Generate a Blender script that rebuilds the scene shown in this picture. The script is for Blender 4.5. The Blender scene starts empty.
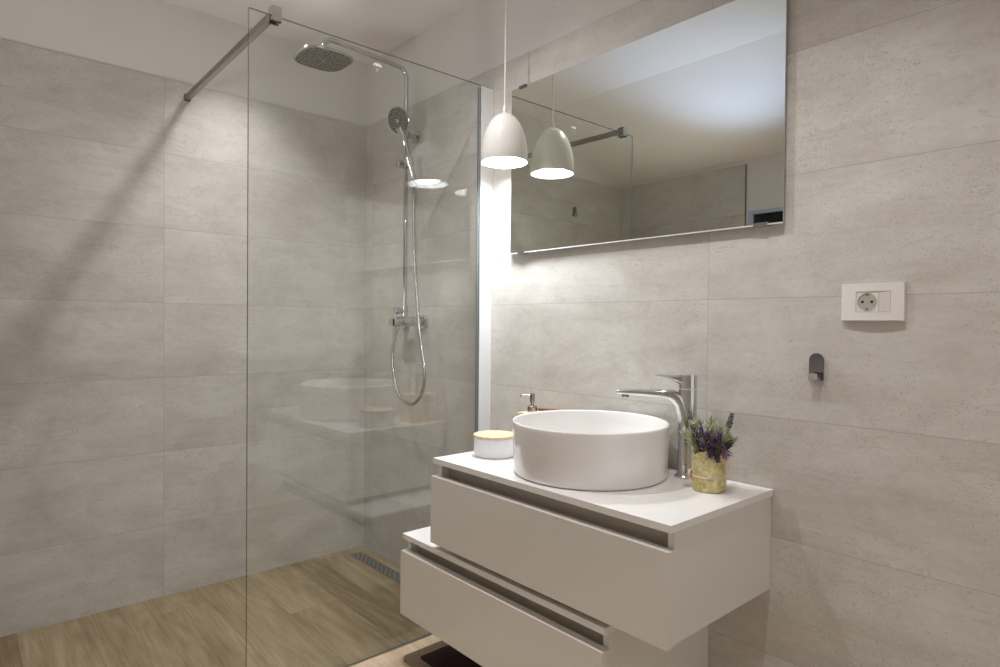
import bpy, bmesh, math, random
from mathutils import Vector, Matrix, noise

S = bpy.context.scene
COL = S.collection

# ------------------------------------------------------------------ camera
YAW, PITCH, ROLL = 2.4199, -0.0149, 0.0097
FPX = 626.3
CAM = Vector((2.7874, -1.5561, 1.1155))
fw = Vector((math.cos(YAW) * math.cos(PITCH), math.sin(YAW) * math.cos(PITCH), math.sin(PITCH)))
r0 = Vector((math.sin(YAW), -math.cos(YAW), 0))
u0 = r0.cross(fw)
rt = r0 * math.cos(ROLL) + u0 * math.sin(ROLL)
up = -r0 * math.sin(ROLL) + u0 * math.cos(ROLL)
cd = bpy.data.cameras.new('camera')
cd.sensor_width = 36.0
cd.lens = FPX / 1000 * 36.0
cd.clip_start = 0.02
cam = bpy.data.objects.new('camera', cd)
COL.objects.link(cam)
mw = Matrix((rt, up, -fw)).transposed().to_4x4()
mw.translation = CAM
cam.matrix_world = mw
S.camera = cam

# ------------------------------------------------------------------ world, lights, exposure
W = bpy.data.worlds.new('world')
S.world = W
W.use_nodes = True
W.node_tree.nodes['Background'].inputs[0].default_value = (1.0, 0.965, 0.925, 1)
W.node_tree.nodes['Background'].inputs[1].default_value = 0.46
S.view_settings.view_transform = 'Standard'
S.view_settings.look = 'None'
S.view_settings.gamma = 1.0
S.view_settings.use_curve_mapping = False
S.view_settings.exposure = 0.87
S.cycles.use_denoising = True
S.cycles.max_bounces = 12
S.cycles.diffuse_bounces = 8
S.cycles.glossy_bounces = 8
S.cycles.transparent_max_bounces = 24
S.cycles.sample_clamp_indirect = 4.0
S.cycles.blur_glossy = 0.5


def lamp(name, kind, loc, energy, color, target=None, radius=0.05, size=None, blend=0.6):
    d = bpy.data.lights.new(name, kind)
    d.energy = energy
    d.color = color
    if kind == 'SPOT':
        d.spot_size = size
        d.spot_blend = blend
        d.shadow_soft_size = radius
    elif kind == 'POINT':
        d.shadow_soft_size = radius
    elif kind == 'AREA':
        d.size = size
    o = bpy.data.objects.new(name, d)
    COL.objects.link(o)
    o.location = loc
    if target is not None:
        o.rotation_euler = (Vector(target) - Vector(loc)).to_track_quat('-Z', 'Y').to_euler()
    return o


CEIL = 2.40
WARM = (1.0, 0.965, 0.945)
DOWNLIGHTS = [(1.27, -0.65), (2.20, -0.65), (0.34, -0.65)]
lamp('downlight_beam', 'SPOT', (1.27, -0.65, CEIL - 0.03), 21, WARM, (1.27, -0.65, 0), 0.012, math.radians(146), 0.9)
lamp('downlight_beam', 'SPOT', (0.34, -0.65, CEIL - 0.03), 18, WARM, (0.34, -0.65, 0), 0.05, math.radians(108), 1.0)  # extra beam added to brighten the shower floor and lower walls
lamp('downlight_beam', 'SPOT', (2.20, -0.65, CEIL - 0.03), 20, WARM, (2.20, -0.65, 0), 0.010, math.radians(108), 0.9)
lamp('cool_ceiling_fill', 'SPOT', (1.20, -1.85, 1.30), 29, (0.46, 0.62, 1.0), (1.15, -1.22, 2.4), 0.10, math.radians(62), 1.0)  # bare spot added to make the cool patch on the ceiling, no fixture
BULB_STRENGTH = 136.0
lamp('warm_ceiling_fill', 'SPOT', (1.00, -1.92, 1.25), 9, (1.0, 0.97, 0.94), (0.60, -0.75, 2.4), 0.12, math.radians(115), 1.0)  # bare spot added to lift the ceiling brightness, no fixture


# ------------------------------------------------------------------ mesh helpers
def finish(name, bm, mat, parent=None, smooth=None, bevel=0.0, seg=2):
    if bevel > 0:
        es = [e for e in bm.edges if len(e.link_faces) == 2 and e.calc_face_angle(0) > 0.6]
        bmesh.ops.bevel(bm, geom=es, offset=bevel, segments=seg, profile=0.5, affect='EDGES', clamp_overlap=True)
    bmesh.ops.recalc_face_normals(bm, faces=bm.faces[:])
    me = bpy.data.meshes.new(name)
    bm.to_mesh(me)
    bm.free()
    ms = mat if isinstance(mat, (list, tuple)) else [mat]
    for m in ms:
        me.materials.append(m)
    if smooth is not None:
        for p in me.polygons:
            p.use_smooth = True
        me.set_sharp_from_angle(angle=math.radians(smooth))
    o = bpy.data.objects.new(name, me)
    COL.objects.link(o)
    if parent is not None:
        o.parent = parent
        # every mesh is modelled in world coordinates
        bpy.context.view_layer.update()
        o.matrix_parent_inverse = parent.matrix_world.inverted()
    return o


def thing(name, label, cat, loc, group=None):
    o = bpy.data.objects.new(name, None)
    o.empty_display_size = 0.05
    COL.objects.link(o)
    o.location = loc
    return tag(o, label, cat, group)


def tag(o, label, cat, group=None):
    o['label'] = label
    o['category'] = cat
    if group:
        o['group'] = group
    return o


def struct(o):
    o['kind'] = 'structure'
    return o


def add_box(bm, a, b, mi=0):
    x0, y0, z0 = a
    x1, y1, z1 = b
    v = [bm.verts.new(c) for c in ((x0, y0, z0), (x1, y0, z0), (x1, y1, z0), (x0, y1, z0),
                                   (x0, y0, z1), (x1, y0, z1), (x1, y1, z1), (x0, y1, z1))]
    for f in ((0, 3, 2, 1), (4, 5, 6, 7), (0, 1, 5, 4), (1, 2, 6, 5), (2, 3, 7, 6), (3, 0, 4, 7)):
        bm.faces.new([v[i] for i in f]).material_index = mi
    return v


def box(name, a, b, mat, parent=None, bevel=0.0, seg=2):
    bm = bmesh.new()
    add_box(bm, a, b)
    return finish(name, bm, mat, parent, 40 if bevel else None, bevel, seg)


def frame_of(d):
    d = Vector(d).normalized()
    ref = Vector((0, 0, 1)) if abs(d.z) < 0.95 else Vector((1, 0, 0))
    a = d.cross(ref).normalized()
    return a, d.cross(a).normalized(), d


def add_lathe(bm, prof, origin=(0, 0, 0), axis=(0, 0, 1), n=48, mi=0, xaxis=None):
    """prof: list of (radius, height); radius 0 closes to a point."""
    o = Vector(origin)
    if tuple(axis) == (0, 0, 1):
        a, b, d = Vector((1, 0, 0)), Vector((0, 1, 0)), Vector((0, 0, 1))
    else:
        a, b, d = frame_of(axis)
    rings = []
    for r, h in prof:
        if r <= 1e-7:
            rings.append([bm.verts.new(o + d * h)])
        else:
            rings.append([bm.verts.new(o + d * h + (a * math.cos(2 * math.pi * k / n) + b * math.sin(2 * math.pi * k / n)) * r)
                          for k in range(n)])
    for p, q in zip(rings, rings[1:]):
        for k in range(n):
            k2 = (k + 1) % n
            if len(p) == 1 and len(q) == 1:
                continue
            if len(p) == 1:
                f = bm.faces.new((p[0], q[k], q[k2]))
            elif len(q) == 1:
                f = bm.faces.new((p[k], p[k2], q[0]))
            else:
                f = bm.faces.new((p[k], p[k2], q[k2], q[k]))
            f.material_index = mi
    return rings


def lathe(name, prof, mat, parent=None, origin=(0, 0, 0), axis=(0, 0, 1), n=48, smooth=35):
    bm = bmesh.new()
    add_lathe(bm, prof, origin, axis, n)
    return finish(name, bm, mat, parent, smooth)


def add_tube(bm, pts, rad, n=12, mi=0, caps=True):
    pts = [Vector(p) for p in pts]
    rads = rad if isinstance(rad, (list, tuple)) else [rad] * len(pts)
    t = [(pts[min(i + 1, len(pts) - 1)] - pts[max(i - 1, 0)]).normalized() for i in range(len(pts))]
    a, b, _ = frame_of(t[0])
    rings = []
    for i, p in enumerate(pts):
        if i:
            q = t[i - 1].rotation_difference(t[i])
            a = q @ a
            b = q @ b
        rings.append([bm.verts.new(p + (a * math.cos(2 * math.pi * k / n) + b * math.sin(2 * math.pi * k / n)) * rads[i])
                      for k in range(n)])
    for p, q in zip(rings, rings[1:]):
        for k in range(n):
            bm.faces.new((p[k], p[(k + 1) % n], q[(k + 1) % n], q[k])).material_index = mi
    if caps:
        bm.faces.new(rings[0][::-1]).material_index = mi
        bm.faces.new(rings[-1]).material_index = mi


def tube(name, pts, rad, mat, parent=None, n=12):
    bm = bmesh.new()
    add_tube(bm, pts, rad, n)
    return finish(name, bm, mat, parent, 50)


def spline(pts, n=12):
    """Catmull-Rom through the points."""
    P = [Vector(p) for p in pts]
    P = [P[0] * 2 - P[1]] + P + [P[-1] * 2 - P[-2]]
    out = []
    for i in range(1, len(P) - 2):
        p0, p1, p2, p3 = P[i - 1:i + 3]
        for k in range(n):
            s = k / n
            out.append(0.5 * ((2 * p1) + (p2 - p0) * s + (2 * p0 - 5 * p1 + 4 * p2 - p3) * s * s + (3 * p1 - p0 - 3 * p2 + p3) * s ** 3))
    out.append(P[-2])
    return out


def round_path(pts, r, n=8):
    """Polyline with circular-ish corners."""
    P = [Vector(p) for p in pts]
    out = [P[0]]
    for i in range(1, len(P) - 1):
        d0 = (P[i - 1] - P[i]).normalized()
        d1 = (P[i + 1] - P[i]).normalized()
        a, b = P[i] + d0 * r, P[i] + d1 * r
        for k in range(n + 1):
            s = k / n
            out.append(a * (1 - s) ** 2 + P[i] * 2 * s * (1 - s) + b * s * s)
    out.append(P[-1])
    return out


def add_prism(bm, poly, origin, ax, ay, az, h0, h1, mi=0, scale=None):
    """Extrude polygon (u,v) in plane ax/ay along az between h0 and h1."""
    o = Vector(origin)
    lo = [bm.verts.new(o + ax * u + ay * v + az * h0) for u, v in poly]
    hi = [bm.verts.new(o + ax * u + ay * v + az * h1) for u, v in poly]
    n = len(poly)
    bm.faces.new(lo[::-1]).material_index = mi
    bm.faces.new(hi).material_index = mi
    for k in range(n):
        bm.faces.new((lo[k], lo[(k + 1) % n], hi[(k + 1) % n], hi[k])).material_index = mi


def superellipse(a, b, e, n=64):
    out = []
    for k in range(n):
        t = 2 * math.pi * k / n
        c, s = math.cos(t), math.sin(t)
        out.append((a * math.copysign(abs(c) ** (2 / e), c), b * math.copysign(abs(s) ** (2 / e), s)))
    return out


X, Y, Z = Vector((1, 0, 0)), Vector((0, 1, 0)), Vector((0, 0, 1))


# ------------------------------------------------------------------ materials
class NT:
    def __init__(self, name):
        self.m = bpy.data.materials.new(name)
        self.m.use_nodes = True
        self.t = self.m.node_tree
        self.n = self.t.nodes
        self.b = self.n['Principled BSDF']
        self.out = self.n['Material Output']

    def node(self, kind, **kw):
        nd = self.n.new(kind)
        for k, v in kw.items():
            setattr(nd, k, v)
        return nd

    def link(self, a, b):
        self.t.links.new(a, b)

    def math(self, op, a, b=None, c=None, clamp=False):
        nd = self.node('ShaderNodeMath', operation=op, use_clamp=clamp)
        for i, v in enumerate((a, b, c)):
            if v is None:
                continue
            if isinstance(v, (int, float)):
                nd.inputs[i].default_value = v
            else:
                self.link(v, nd.inputs[i])
        return nd.outputs[0]

    def combine(self, x, y, z):
        nd = self.node('ShaderNodeCombineXYZ')
        for i, v in enumerate((x, y, z)):
            if isinstance(v, (int, float)):
                nd.inputs[i].default_value = v
            else:
                self.link(v, nd.inputs[i])
        return nd.outputs[0]

    def noise(self, vec, scale, detail=4, rough=0.55, dist=0.0):
        nd = self.node('ShaderNodeTexNoise')
        self.link(vec, nd.inputs['Vector'])
        nd.inputs['Scale'].default_value = scale
        nd.inputs['Detail'].default_value = detail
        nd.inputs['Roughness'].default_value = rough
        nd.inputs['Distortion'].default_value = dist
        return nd.outputs[0]

    def ramp(self, fac, stops):
        nd = self.node('ShaderNodeValToRGB')
        el = nd.color_ramp.elements
        while len(el) < len(stops):
            el.new(0.5)
        for e, (p, c) in zip(el, stops):
            e.position = p
            e.color = (*c, 1) if len(c) == 3 else c
        self.link(fac, nd.inputs[0])
        return nd.outputs[0]

    def mix(self, fac, a, b, mode='MIX'):
        nd = self.node('ShaderNodeMix', data_type='RGBA', blend_type=mode)
        for s, v in ((nd.inputs[0], fac), (nd.inputs[6], a), (nd.inputs[7], b)):
            if isinstance(v, (int, float)):
                s.default_value = v
            elif isinstance(v, tuple):
                s.default_value = (*v, 1)
            else:
                self.link(v, s)
        return nd.outputs[2]

    def bump(self, h, strength, dist=0.002):
        nd = self.node('ShaderNodeBump')
        nd.inputs['Strength'].default_value = strength
        nd.inputs['Distance'].default_value = dist
        self.link(h, nd.inputs['Height'])
        self.link(nd.outputs[0], self.b.inputs['Normal'])


def plain(name, col, rough=0.5, metal=0.0, spec=0.5, coat=0.0, var=0.0, vscale=8.0):
    k = NT(name)
    k.b.inputs['Roughness'].default_value = rough
    k.b.inputs['Metallic'].default_value = metal
    k.b.inputs['Specular IOR Level'].default_value = spec
    k.b.inputs['Coat Weight'].default_value = coat
    k.b.inputs['Coat Roughness'].default_value = 0.05
    if var:
        tc = k.node('ShaderNodeTexCoord')
        n = k.noise(tc.outputs['Object'], vscale)
        c = k.ramp(n, [(0.3, tuple(x * (1 - var) for x in col)), (0.7, tuple(min(1, x * (1 + var)) for x in col))])
        k.link(c, k.b.inputs['Base Color'])
    else:
        k.b.inputs['Base Color'].default_value = (*col, 1)
    return k.m


def tile_material(name, axis, u_off, z_top=2.088, tw=0.906, th=0.30, joint=0.0011):
    k = NT(name)
    geo = k.node('ShaderNodeNewGeometry')
    sep = k.node('ShaderNodeSeparateXYZ')
    k.link(geo.outputs['Position'], sep.inputs[0])
    u, v = sep.outputs[axis], sep.outputs[2]
    tu = k.math('DIVIDE', k.math('SUBTRACT', u, u_off), tw)
    tv = k.math('DIVIDE', k.math('SUBTRACT', z_top, v), th)
    iu, iv = k.math('FLOOR', tu), k.math('FLOOR', tv)
    fu, fv = k.math('FRACT', tu), k.math('FRACT', tv)
    du = k.math('MULTIPLY', k.math('MINIMUM', fu, k.math('SUBTRACT', 1.0, fu)), tw)
    dv = k.math('MULTIPLY', k.math('MINIMUM', fv, k.math('SUBTRACT', 1.0, fv)), th)
    d = k.math('MINIMUM', du, dv)
    line = k.math('LESS_THAN', d, joint)
    wn = k.node('ShaderNodeTexWhiteNoise', noise_dimensions='2D')
    k.link(k.combine(iu, iv, 0.0), wn.inputs['Vector'])
    rnd = wn.outputs['Value']
    shift = k.math('MULTIPLY', rnd, 40.0)
    # cement clouds, stretched along the tile
    vec = k.combine(k.math('MULTIPLY', u, 0.75), k.math('ADD', v, shift), shift)
    big = k.noise(vec, 4.5, 7, 0.66, 0.5)
    vec2 = k.combine(k.math('MULTIPLY', u, 0.22), k.math('ADD', v, shift), shift)
    streak = k.noise(vec2, 16.0, 7, 0.7, 0.3)
    fine = k.noise(k.combine(k.math('MULTIPLY', u, 0.6), v, shift), 90.0, 3, 0.6)
    sp = k.noise(k.combine(u, v, shift), 260.0, 1, 0.5)
    s = k.math('ADD', k.math('MULTIPLY', big, 0.55), k.math('MULTIPLY', streak, 0.30))
    s = k.math('ADD', s, k.math('MULTIPLY', fine, 0.15))
    s = k.math('ADD', s, k.math('MULTIPLY', k.math('SUBTRACT', rnd, 0.5), 0.05))
    base = k.ramp(s, [(0.33, (0.415, 0.378, 0.335)), (0.43, (0.500, 0.470, 0.430)),
                      (0.53, (0.566, 0.543, 0.506)), (0.63, (0.625, 0.606, 0.574))])
    # scattered pores and thin dark scuffs
    patch = k.noise(k.combine(u, v, shift), 3.2, 3, 0.6, 0.4)
    pore = k.math('MULTIPLY', k.math('GREATER_THAN', sp, 0.655), k.math('GREATER_THAN', patch, 0.52))
    scuff = k.noise(k.combine(k.math('MULTIPLY', u, 0.35), k.math('ADD', v, shift), shift), 22.0, 5, 0.75, 1.2)
    scm = k.math('MULTIPLY', k.math('LESS_THAN', k.math('ABSOLUTE', k.math('SUBTRACT', scuff, 0.40)), 0.010),
                 k.math('GREATER_THAN', big, 0.49))
    base = k.mix(k.math('MULTIPLY', pore, 0.45), base, (0.30, 0.255, 0.20))
    base = k.mix(k.math('MULTIPLY', scm, 0.42), base, (0.31, 0.275, 0.23))
    base = k.mix(k.math('MULTIPLY', line, 0.42), base, (0.27, 0.235, 0.195))
    k.link(base, k.b.inputs['Base Color'])
    k.b.inputs['Roughness'].default_value = 0.55
    k.b.inputs['Specular IOR Level'].default_value = 0.3
    h = k.math('SUBTRACT', k.math('MULTIPLY', fine, 0.25), line)
    k.bump(h, 0.25, 0.0015)
    return k.m


def wood_tile(name, dark, mid, light, pw, pl, x_off=0.0, y_off=0.0, rough=0.5):
    """Wood-look plank running along x."""
    k = NT(name)
    geo = k.node('ShaderNodeNewGeometry')
    sep = k.node('ShaderNodeSeparateXYZ')
    k.link(geo.outputs['Position'], sep.inputs[0])
    x, y = sep.outputs[0], sep.outputs[1]
    ty = k.math('DIVIDE', k.math('SUBTRACT', y, y_off), pw)
    iy = k.math('FLOOR', ty)
    fy = k.math('FRACT', ty)
    off = k.math('MULTIPLY', k.math('FRACT', k.math('MULTIPLY', iy, 0.37)), pl)
    tx = k.math('DIVIDE', k.math('ADD', k.math('SUBTRACT', x, x_off), off), pl)
    ix = k.math('FLOOR', tx)
    fx = k.math('FRACT', tx)
    d = k.math('MINIMUM', k.math('MULTIPLY', k.math('MINIMUM', fy, k.math('SUBTRACT', 1.0, fy)), pw),
               k.math('MULTIPLY', k.math('MINIMUM', fx, k.math('SUBTRACT', 1.0, fx)), pl))
    line = k.math('LESS_THAN', d, 0.0009)
    wn = k.node('ShaderNodeTexWhiteNoise', noise_dimensions='2D')
    k.link(k.combine(ix, iy, 0.0), wn.inputs['Vector'])
    rnd = wn.outputs['Value']
    sh = k.math('MULTIPLY', rnd, 30.0)
    # cathedral grain: rings of a distorted stretched field
    fld = k.noise(k.combine(k.math('ADD', k.math('MULTIPLY', x, 0.55), sh), k.math('MULTIPLY', y, 3.4), sh), 1.5, 2, 0.45, 0.2)
    ring = k.math('SINE', k.math('MULTIPLY', fld, 110.0))
    fib = k.noise(k.combine(k.math('ADD', k.math('MULTIPLY', x, 2.0), sh), k.math('MULTIPLY', y, 95.0), sh), 2.5, 4, 0.7)
    tone = k.noise(k.combine(k.math('ADD', k.math('MULTIPLY', x, 0.8), sh), k.math('MULTIPLY', y, 5.0), sh), 2.6, 5, 0.6, 0.3)
    s = k.math('ADD', k.math('MULTIPLY', ring, 0.026), k.math('MULTIPLY', fib, 0.40))
    s = k.math('ADD', s, k.math('MULTIPLY', tone, 0.50))
    s = k.math('ADD', s, k.math('MULTIPLY', k.math('SUBTRACT', rnd, 0.5), 0.14))
    c = k.ramp(s, [(0.34, dark), (0.50, mid), (0.68, light)])
    c = k.mix(k.math('MULTIPLY', line, 0.55), c, tuple(q * 0.5 for q in dark))
    k.link(c, k.b.inputs['Base Color'])
    k.b.inputs['Roughness'].default_value = rough
    k.b.inputs['Specular IOR Level'].default_value = 0.35
    k.bump(k.math('SUBTRACT', k.math('MULTIPLY', fib, 0.4), line), 0.2, 0.001)
    return k.m


def bamboo(name, a, b, scale=60.0):
    k = NT(name)
    tc = k.node('ShaderNodeTexCoord')
    sep = k.node('ShaderNodeSeparateXYZ')
    k.link(tc.outputs['Object'], sep.inputs[0])
    n = k.noise(k.combine(k.math('MULTIPLY', sep.outputs[0], 4.0), k.math('MULTIPLY', sep.outputs[1], scale),
                          k.math('MULTIPLY', sep.outputs[2], 12.0)), 2.0, 4, 0.6)
    k.link(k.ramp(n, [(0.35, a), (0.65, b)]), k.b.inputs['Base Color'])
    k.b.inputs['Roughness'].default_value = 0.45
    return k.m


def glass_pane(name, tint, ior=1.62):
    k = NT(name)
    k.n.remove(k.b)
    geo = k.node('ShaderNodeNewGeometry')
    fr = k.node('ShaderNodeFresnel')
    i = k.node('ShaderNodeMix', data_type='FLOAT')
    k.link(geo.outputs['Backfacing'], i.inputs[0])
    i.inputs[2].default_value = ior
    i.inputs[3].default_value = 1.0 / ior
    k.link(i.outputs[0], fr.inputs['IOR'])
    tr = k.node('ShaderNodeBsdfTransparent')
    tr.inputs[0].default_value = (*tint, 1)
    gl = k.node('ShaderNodeBsdfGlossy')
    gl.inputs['Roughness'].default_value = 0.0
    gl.inputs['Color'].default_value = (0.97, 1.0, 0.98, 1)
    mx = k.node('ShaderNodeMixShader')
    k.link(fr.outputs[0], mx.inputs[0])
    k.link(tr.outputs[0], mx.inputs[1])
    k.link(gl.outputs[0], mx.inputs[2])
    k.link(mx.outputs[0], k.out.inputs['Surface'])
    return k.m


def emission(name, col, strength):
    k = NT(name)
    k.n.remove(k.b)
    e = k.node('ShaderNodeEmission')
    e.inputs[0].default_value = (*col, 1)
    e.inputs[1].default_value = strength
    k.link(e.outputs[0], k.out.inputs['Surface'])
    return k.m


def nozzle_material(name, axes, scale=66.0):
    """Rubber-nozzle spray plate: dark dots on a grey plate, laid out in object space."""
    k = NT(name)
    tc = k.node('ShaderNodeTexCoord')
    sp = k.node('ShaderNodeSeparateXYZ')
    k.link(tc.outputs['Object'], sp.inputs[0])
    vo = k.node('ShaderNodeTexVoronoi', feature='F1', voronoi_dimensions='2D')
    k.link(k.combine(sp.outputs[axes[0]], sp.outputs[axes[1]], 0.0), vo.inputs['Vector'])
    vo.inputs['Scale'].default_value = scale
    vo.inputs['Randomness'].default_value = 0.5
    m = k.math('LESS_THAN', vo.outputs['Distance'], 0.32)
    c = k.mix(m, (0.22, 0.215, 0.19), (0.015, 0.015, 0.013))
    k.link(c, k.b.inputs['Base Color'])
    k.b.inputs['Roughness'].default_value = 0.4
    k.b.inputs['Metallic'].default_value = 0.2
    return k.m


M = {}
M['tile_a'] = tile_material('concrete_tile_back', 0, 0.066)
M['tile_b'] = tile_material('concrete_tile_left', 1, 0.0)
M['tile_c'] = tile_material('concrete_tile_front', 0, 0.02)
M['paint'] = plain('white_wall_paint', (0.72, 0.70, 0.675), 0.85, spec=0.2, var=0.02, vscale=3)
M['ceiling'] = plain('ceiling_paint', (0.86, 0.84, 0.815), 0.9, spec=0.2, var=0.02, vscale=3)
M['wood'] = wood_tile('wood_look_tile', (0.205, 0.150, 0.082), (0.330, 0.258, 0.162), (0.445, 0.368, 0.262), 0.2, 1.2, 0.35, 0.02)
M['pale_wood'] = wood_tile('pale_wood_look_tile', (0.50, 0.37, 0.24), (0.62, 0.48, 0.34), (0.72, 0.60, 0.46), 0.2, 1.2, 0.5, 0.05)
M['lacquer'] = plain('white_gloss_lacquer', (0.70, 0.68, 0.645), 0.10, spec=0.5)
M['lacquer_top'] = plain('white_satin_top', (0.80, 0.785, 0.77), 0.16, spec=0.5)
M['channel'] = plain('beige_aluminium_channel', (0.52, 0.475, 0.40), 0.4, metal=0.15)
M['carcass'] = plain('cabinet_underside', (0.55, 0.51, 0.46), 0.6)
M['ceramic'] = plain('white_ceramic', (0.80, 0.785, 0.77), 0.08, spec=0.5, coat=0.3)
M['chrome'] = plain('chrome', (0.60, 0.60, 0.61), 0.06, metal=1.0)
M['satin_chrome'] = plain('satin_chrome', (0.55, 0.53, 0.50), 0.28, metal=1.0)
M['steel'] = plain('brushed_steel', (0.30, 0.27, 0.235), 0.32, metal=1.0)
M['dark_steel'] = plain('drain_steel', (0.20, 0.20, 0.20), 0.35, metal=0.8)
M['dark'] = plain('dark_gap', (0.02, 0.02, 0.02), 0.7)
M['hook'] = plain('dark_chrome', (0.26, 0.245, 0.24), 0.12, metal=1.0)
M['seal'] = plain('grey_glazing_seal', (0.16, 0.18, 0.19), 0.4)
M['rubber'] = plain('black_rubber', (0.02, 0.02, 0.02), 0.6)
M['profile'] = plain('polished_aluminium', (0.86, 0.87, 0.88), 0.35, metal=0.3)
M['mirror'] = plain('mirror_silver', (0.74, 0.75, 0.685), 0.0, metal=1.0)
M['mirror_edge'] = plain('mirror_edge_glass', (0.62, 0.64, 0.62), 0.15, metal=0.6)
M['mirror_back'] = plain('mirror_backing', (0.22, 0.21, 0.19), 0.6)
M['glass'] = glass_pane('shower_glass', (0.985, 0.994, 0.988))
M['glass_edge'] = plain('glass_edge_green', (0.13, 0.165, 0.145), 0.15, spec=0.6)
M['window_glass'] = plain('night_window_glass', (0.008, 0.009, 0.011), 0.03, spec=0.6)
M['etched'] = plain('etched_white', (0.80, 0.80, 0.80), 0.4)
M['shade_out'] = plain('lamp_shade_enamel', (0.64, 0.62, 0.59), 0.25, spec=0.5)
M['shade_in'] = plain('lamp_shade_inside', (0.92, 0.92, 0.91), 0.6)
M['bulb'] = emission('bulb_glow', (0.89, 0.95, 1.0), BULB_STRENGTH)
M['lens'] = emission('downlight_lens', WARM, 6.0)
M['cord'] = plain('white_cord', (0.72, 0.70, 0.67), 0.5)
M['plastic'] = plain('white_plastic', (0.76, 0.735, 0.70), 0.3)
M['plastic_in'] = plain('socket_well_plastic', (0.44, 0.42, 0.36), 0.35)
M['blank'] = plain('blank_module_plastic', (0.66, 0.635, 0.60), 0.35)
M['bamboo'] = bamboo('bamboo_lid', (0.66, 0.49, 0.30), (0.78, 0.62, 0.42))
M['bamboo_dark'] = bamboo('bamboo_box', (0.46, 0.29, 0.15), (0.62, 0.43, 0.25))
M['walnut'] = plain('dark_wood_edge', (0.20, 0.10, 0.05), 0.45)
M['jar'] = plain('jar_porcelain', (0.80, 0.80, 0.82), 0.15, spec=0.5)
M['pump'] = plain('pump_brushed_metal', (0.46, 0.41, 0.33), 0.25, metal=1.0)
M['ribbon'] = plain('pale_pink_ribbon', (0.80, 0.60, 0.55), 0.7)
M['taupe_pile'] = plain('taupe_pile', (0.26, 0.19, 0.12), 0.95, var=0.25, vscale=120)
M['purple_pile'] = plain('aubergine_pile', (0.035, 0.010, 0.016), 0.95, var=0.4, vscale=150)
M['stem'] = plain('lavender_stem', (0.20, 0.23, 0.11), 0.7)
M['leaf'] = plain('lavender_leaf', (0.33, 0.36, 0.22), 0.6, var=0.3, vscale=60)
M['leaf_pale'] = plain('pale_sage_leaf', (0.55, 0.55, 0.38), 0.6, var=0.2, vscale=60)
M['leaf_dark'] = plain('dark_green_leaf', (0.07, 0.085, 0.045), 0.6)
M['petal'] = plain('lavender_petal', (0.145, 0.062, 0.185), 0.7, var=0.35, vscale=150)
M['petal_dark'] = plain('dark_purple_petal', (0.065, 0.028, 0.085), 0.7, var=0.3, vscale=150)
M['petal_pink'] = plain('mauve_petal', (0.42, 0.14, 0.33), 0.7, var=0.3, vscale=150)
M['nozzle'] = nozzle_material('spray_plate', (0, 1))
M['nozzle_upright'] = nozzle_material('hand_spray_plate', (0, 2), 105.0)


def gold_glass():
    k = NT('gold_mercury_glass')
    tc = k.node('ShaderNodeTexCoord')
    n = k.noise(tc.outputs['Object'], 55.0, 6, 0.7, 0.5)
    n2 = k.noise(tc.outputs['Object'], 190.0, 3, 0.7)
    s = k.math('ADD', k.math('MULTIPLY', n, 0.6), k.math('MULTIPLY', n2, 0.4))
    k.link(k.ramp(s, [(0.36, (0.36, 0.29, 0.10)), (0.5, (0.62, 0.54, 0.26)), (0.66, (0.84, 0.78, 0.50))]), k.b.inputs['Base Color'])
    k.b.inputs['Metallic'].default_value = 0.40
    k.b.inputs['Roughness'].default_value = 0.3
    k.bump(s, 0.5, 0.002)
    return k.m


M['gold'] = gold_glass()


def striped_hose():
    k = NT('ribbed_metal_hose')
    k.b.inputs['Base Color'].default_value = (0.46, 0.46, 0.46, 1)
    k.b.inputs['Metallic'].default_value = 1.0
    k.b.inputs['Roughness'].default_value = 0.22
    tc = k.node('ShaderNodeTexCoord')
    w = k.node('ShaderNodeTexWave', bands_direction='Z')
    w.inputs['Scale'].default_value = 90.0
    k.link(tc.outputs['Object'], w.inputs['Vector'])
    k.bump(w.outputs['Fac'], 0.4, 0.002)
    return k.m


M['hose'] = striped_hose()

# ------------------------------------------------------------------ room shell
XR, YF = 3.45, -2.07           # right wall, front wall
TT = 2.088                     # top of the tiling
SH = 0.956                     # glass line / end of the shower floor
TH = 0.010                     # tile thickness
YC, ZF = -1.20, 2.12           # where the ceiling starts to slope, its height at the front wall

struct(box('floor', (SH, YF - 0.15, -0.10), (XR + 0.15, 0.16, 0.0), M['pale_wood']))
struct(box('floor_shower', (-0.16, YF - 0.15, -0.10), (SH, 0.16, 0.0), M['wood']))
# drainage cut is covered by the grate, which lies in the floor

wb = struct(box('wall_back', (-0.16, TH, 0.0), (XR + 0.15, 0.16, CEIL + 0.1), M['paint']))
box('tile_cladding', (0.0, 0.0, 0.0), (XR, TH, TT), M['tile_a'], wb)
wl = struct(box('wall_left', (-0.16, YF - 0.15, 0.0), (-TH, TH, CEIL + 0.1), M['paint']))
box('tile_cladding', (-TH, YF, 0.0), (0.0, TH, TT), M['tile_b'], wl)
# side wall with a doorway added to let world light in as fill
DY_0, DY_1, DZ_1 = -1.55, -0.35, 2.08
bm = bmesh.new()
add_box(bm, (XR, YF - 0.15, 0.0), (XR + 0.12, DY_0, CEIL + 0.1))
add_box(bm, (XR, DY_1, 0.0), (XR + 0.12, TH, CEIL + 0.1))
add_box(bm, (XR, DY_0, DZ_1), (XR + 0.12, DY_1, CEIL + 0.1))
struct(finish('wall_right', bm, M['paint']))
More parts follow.
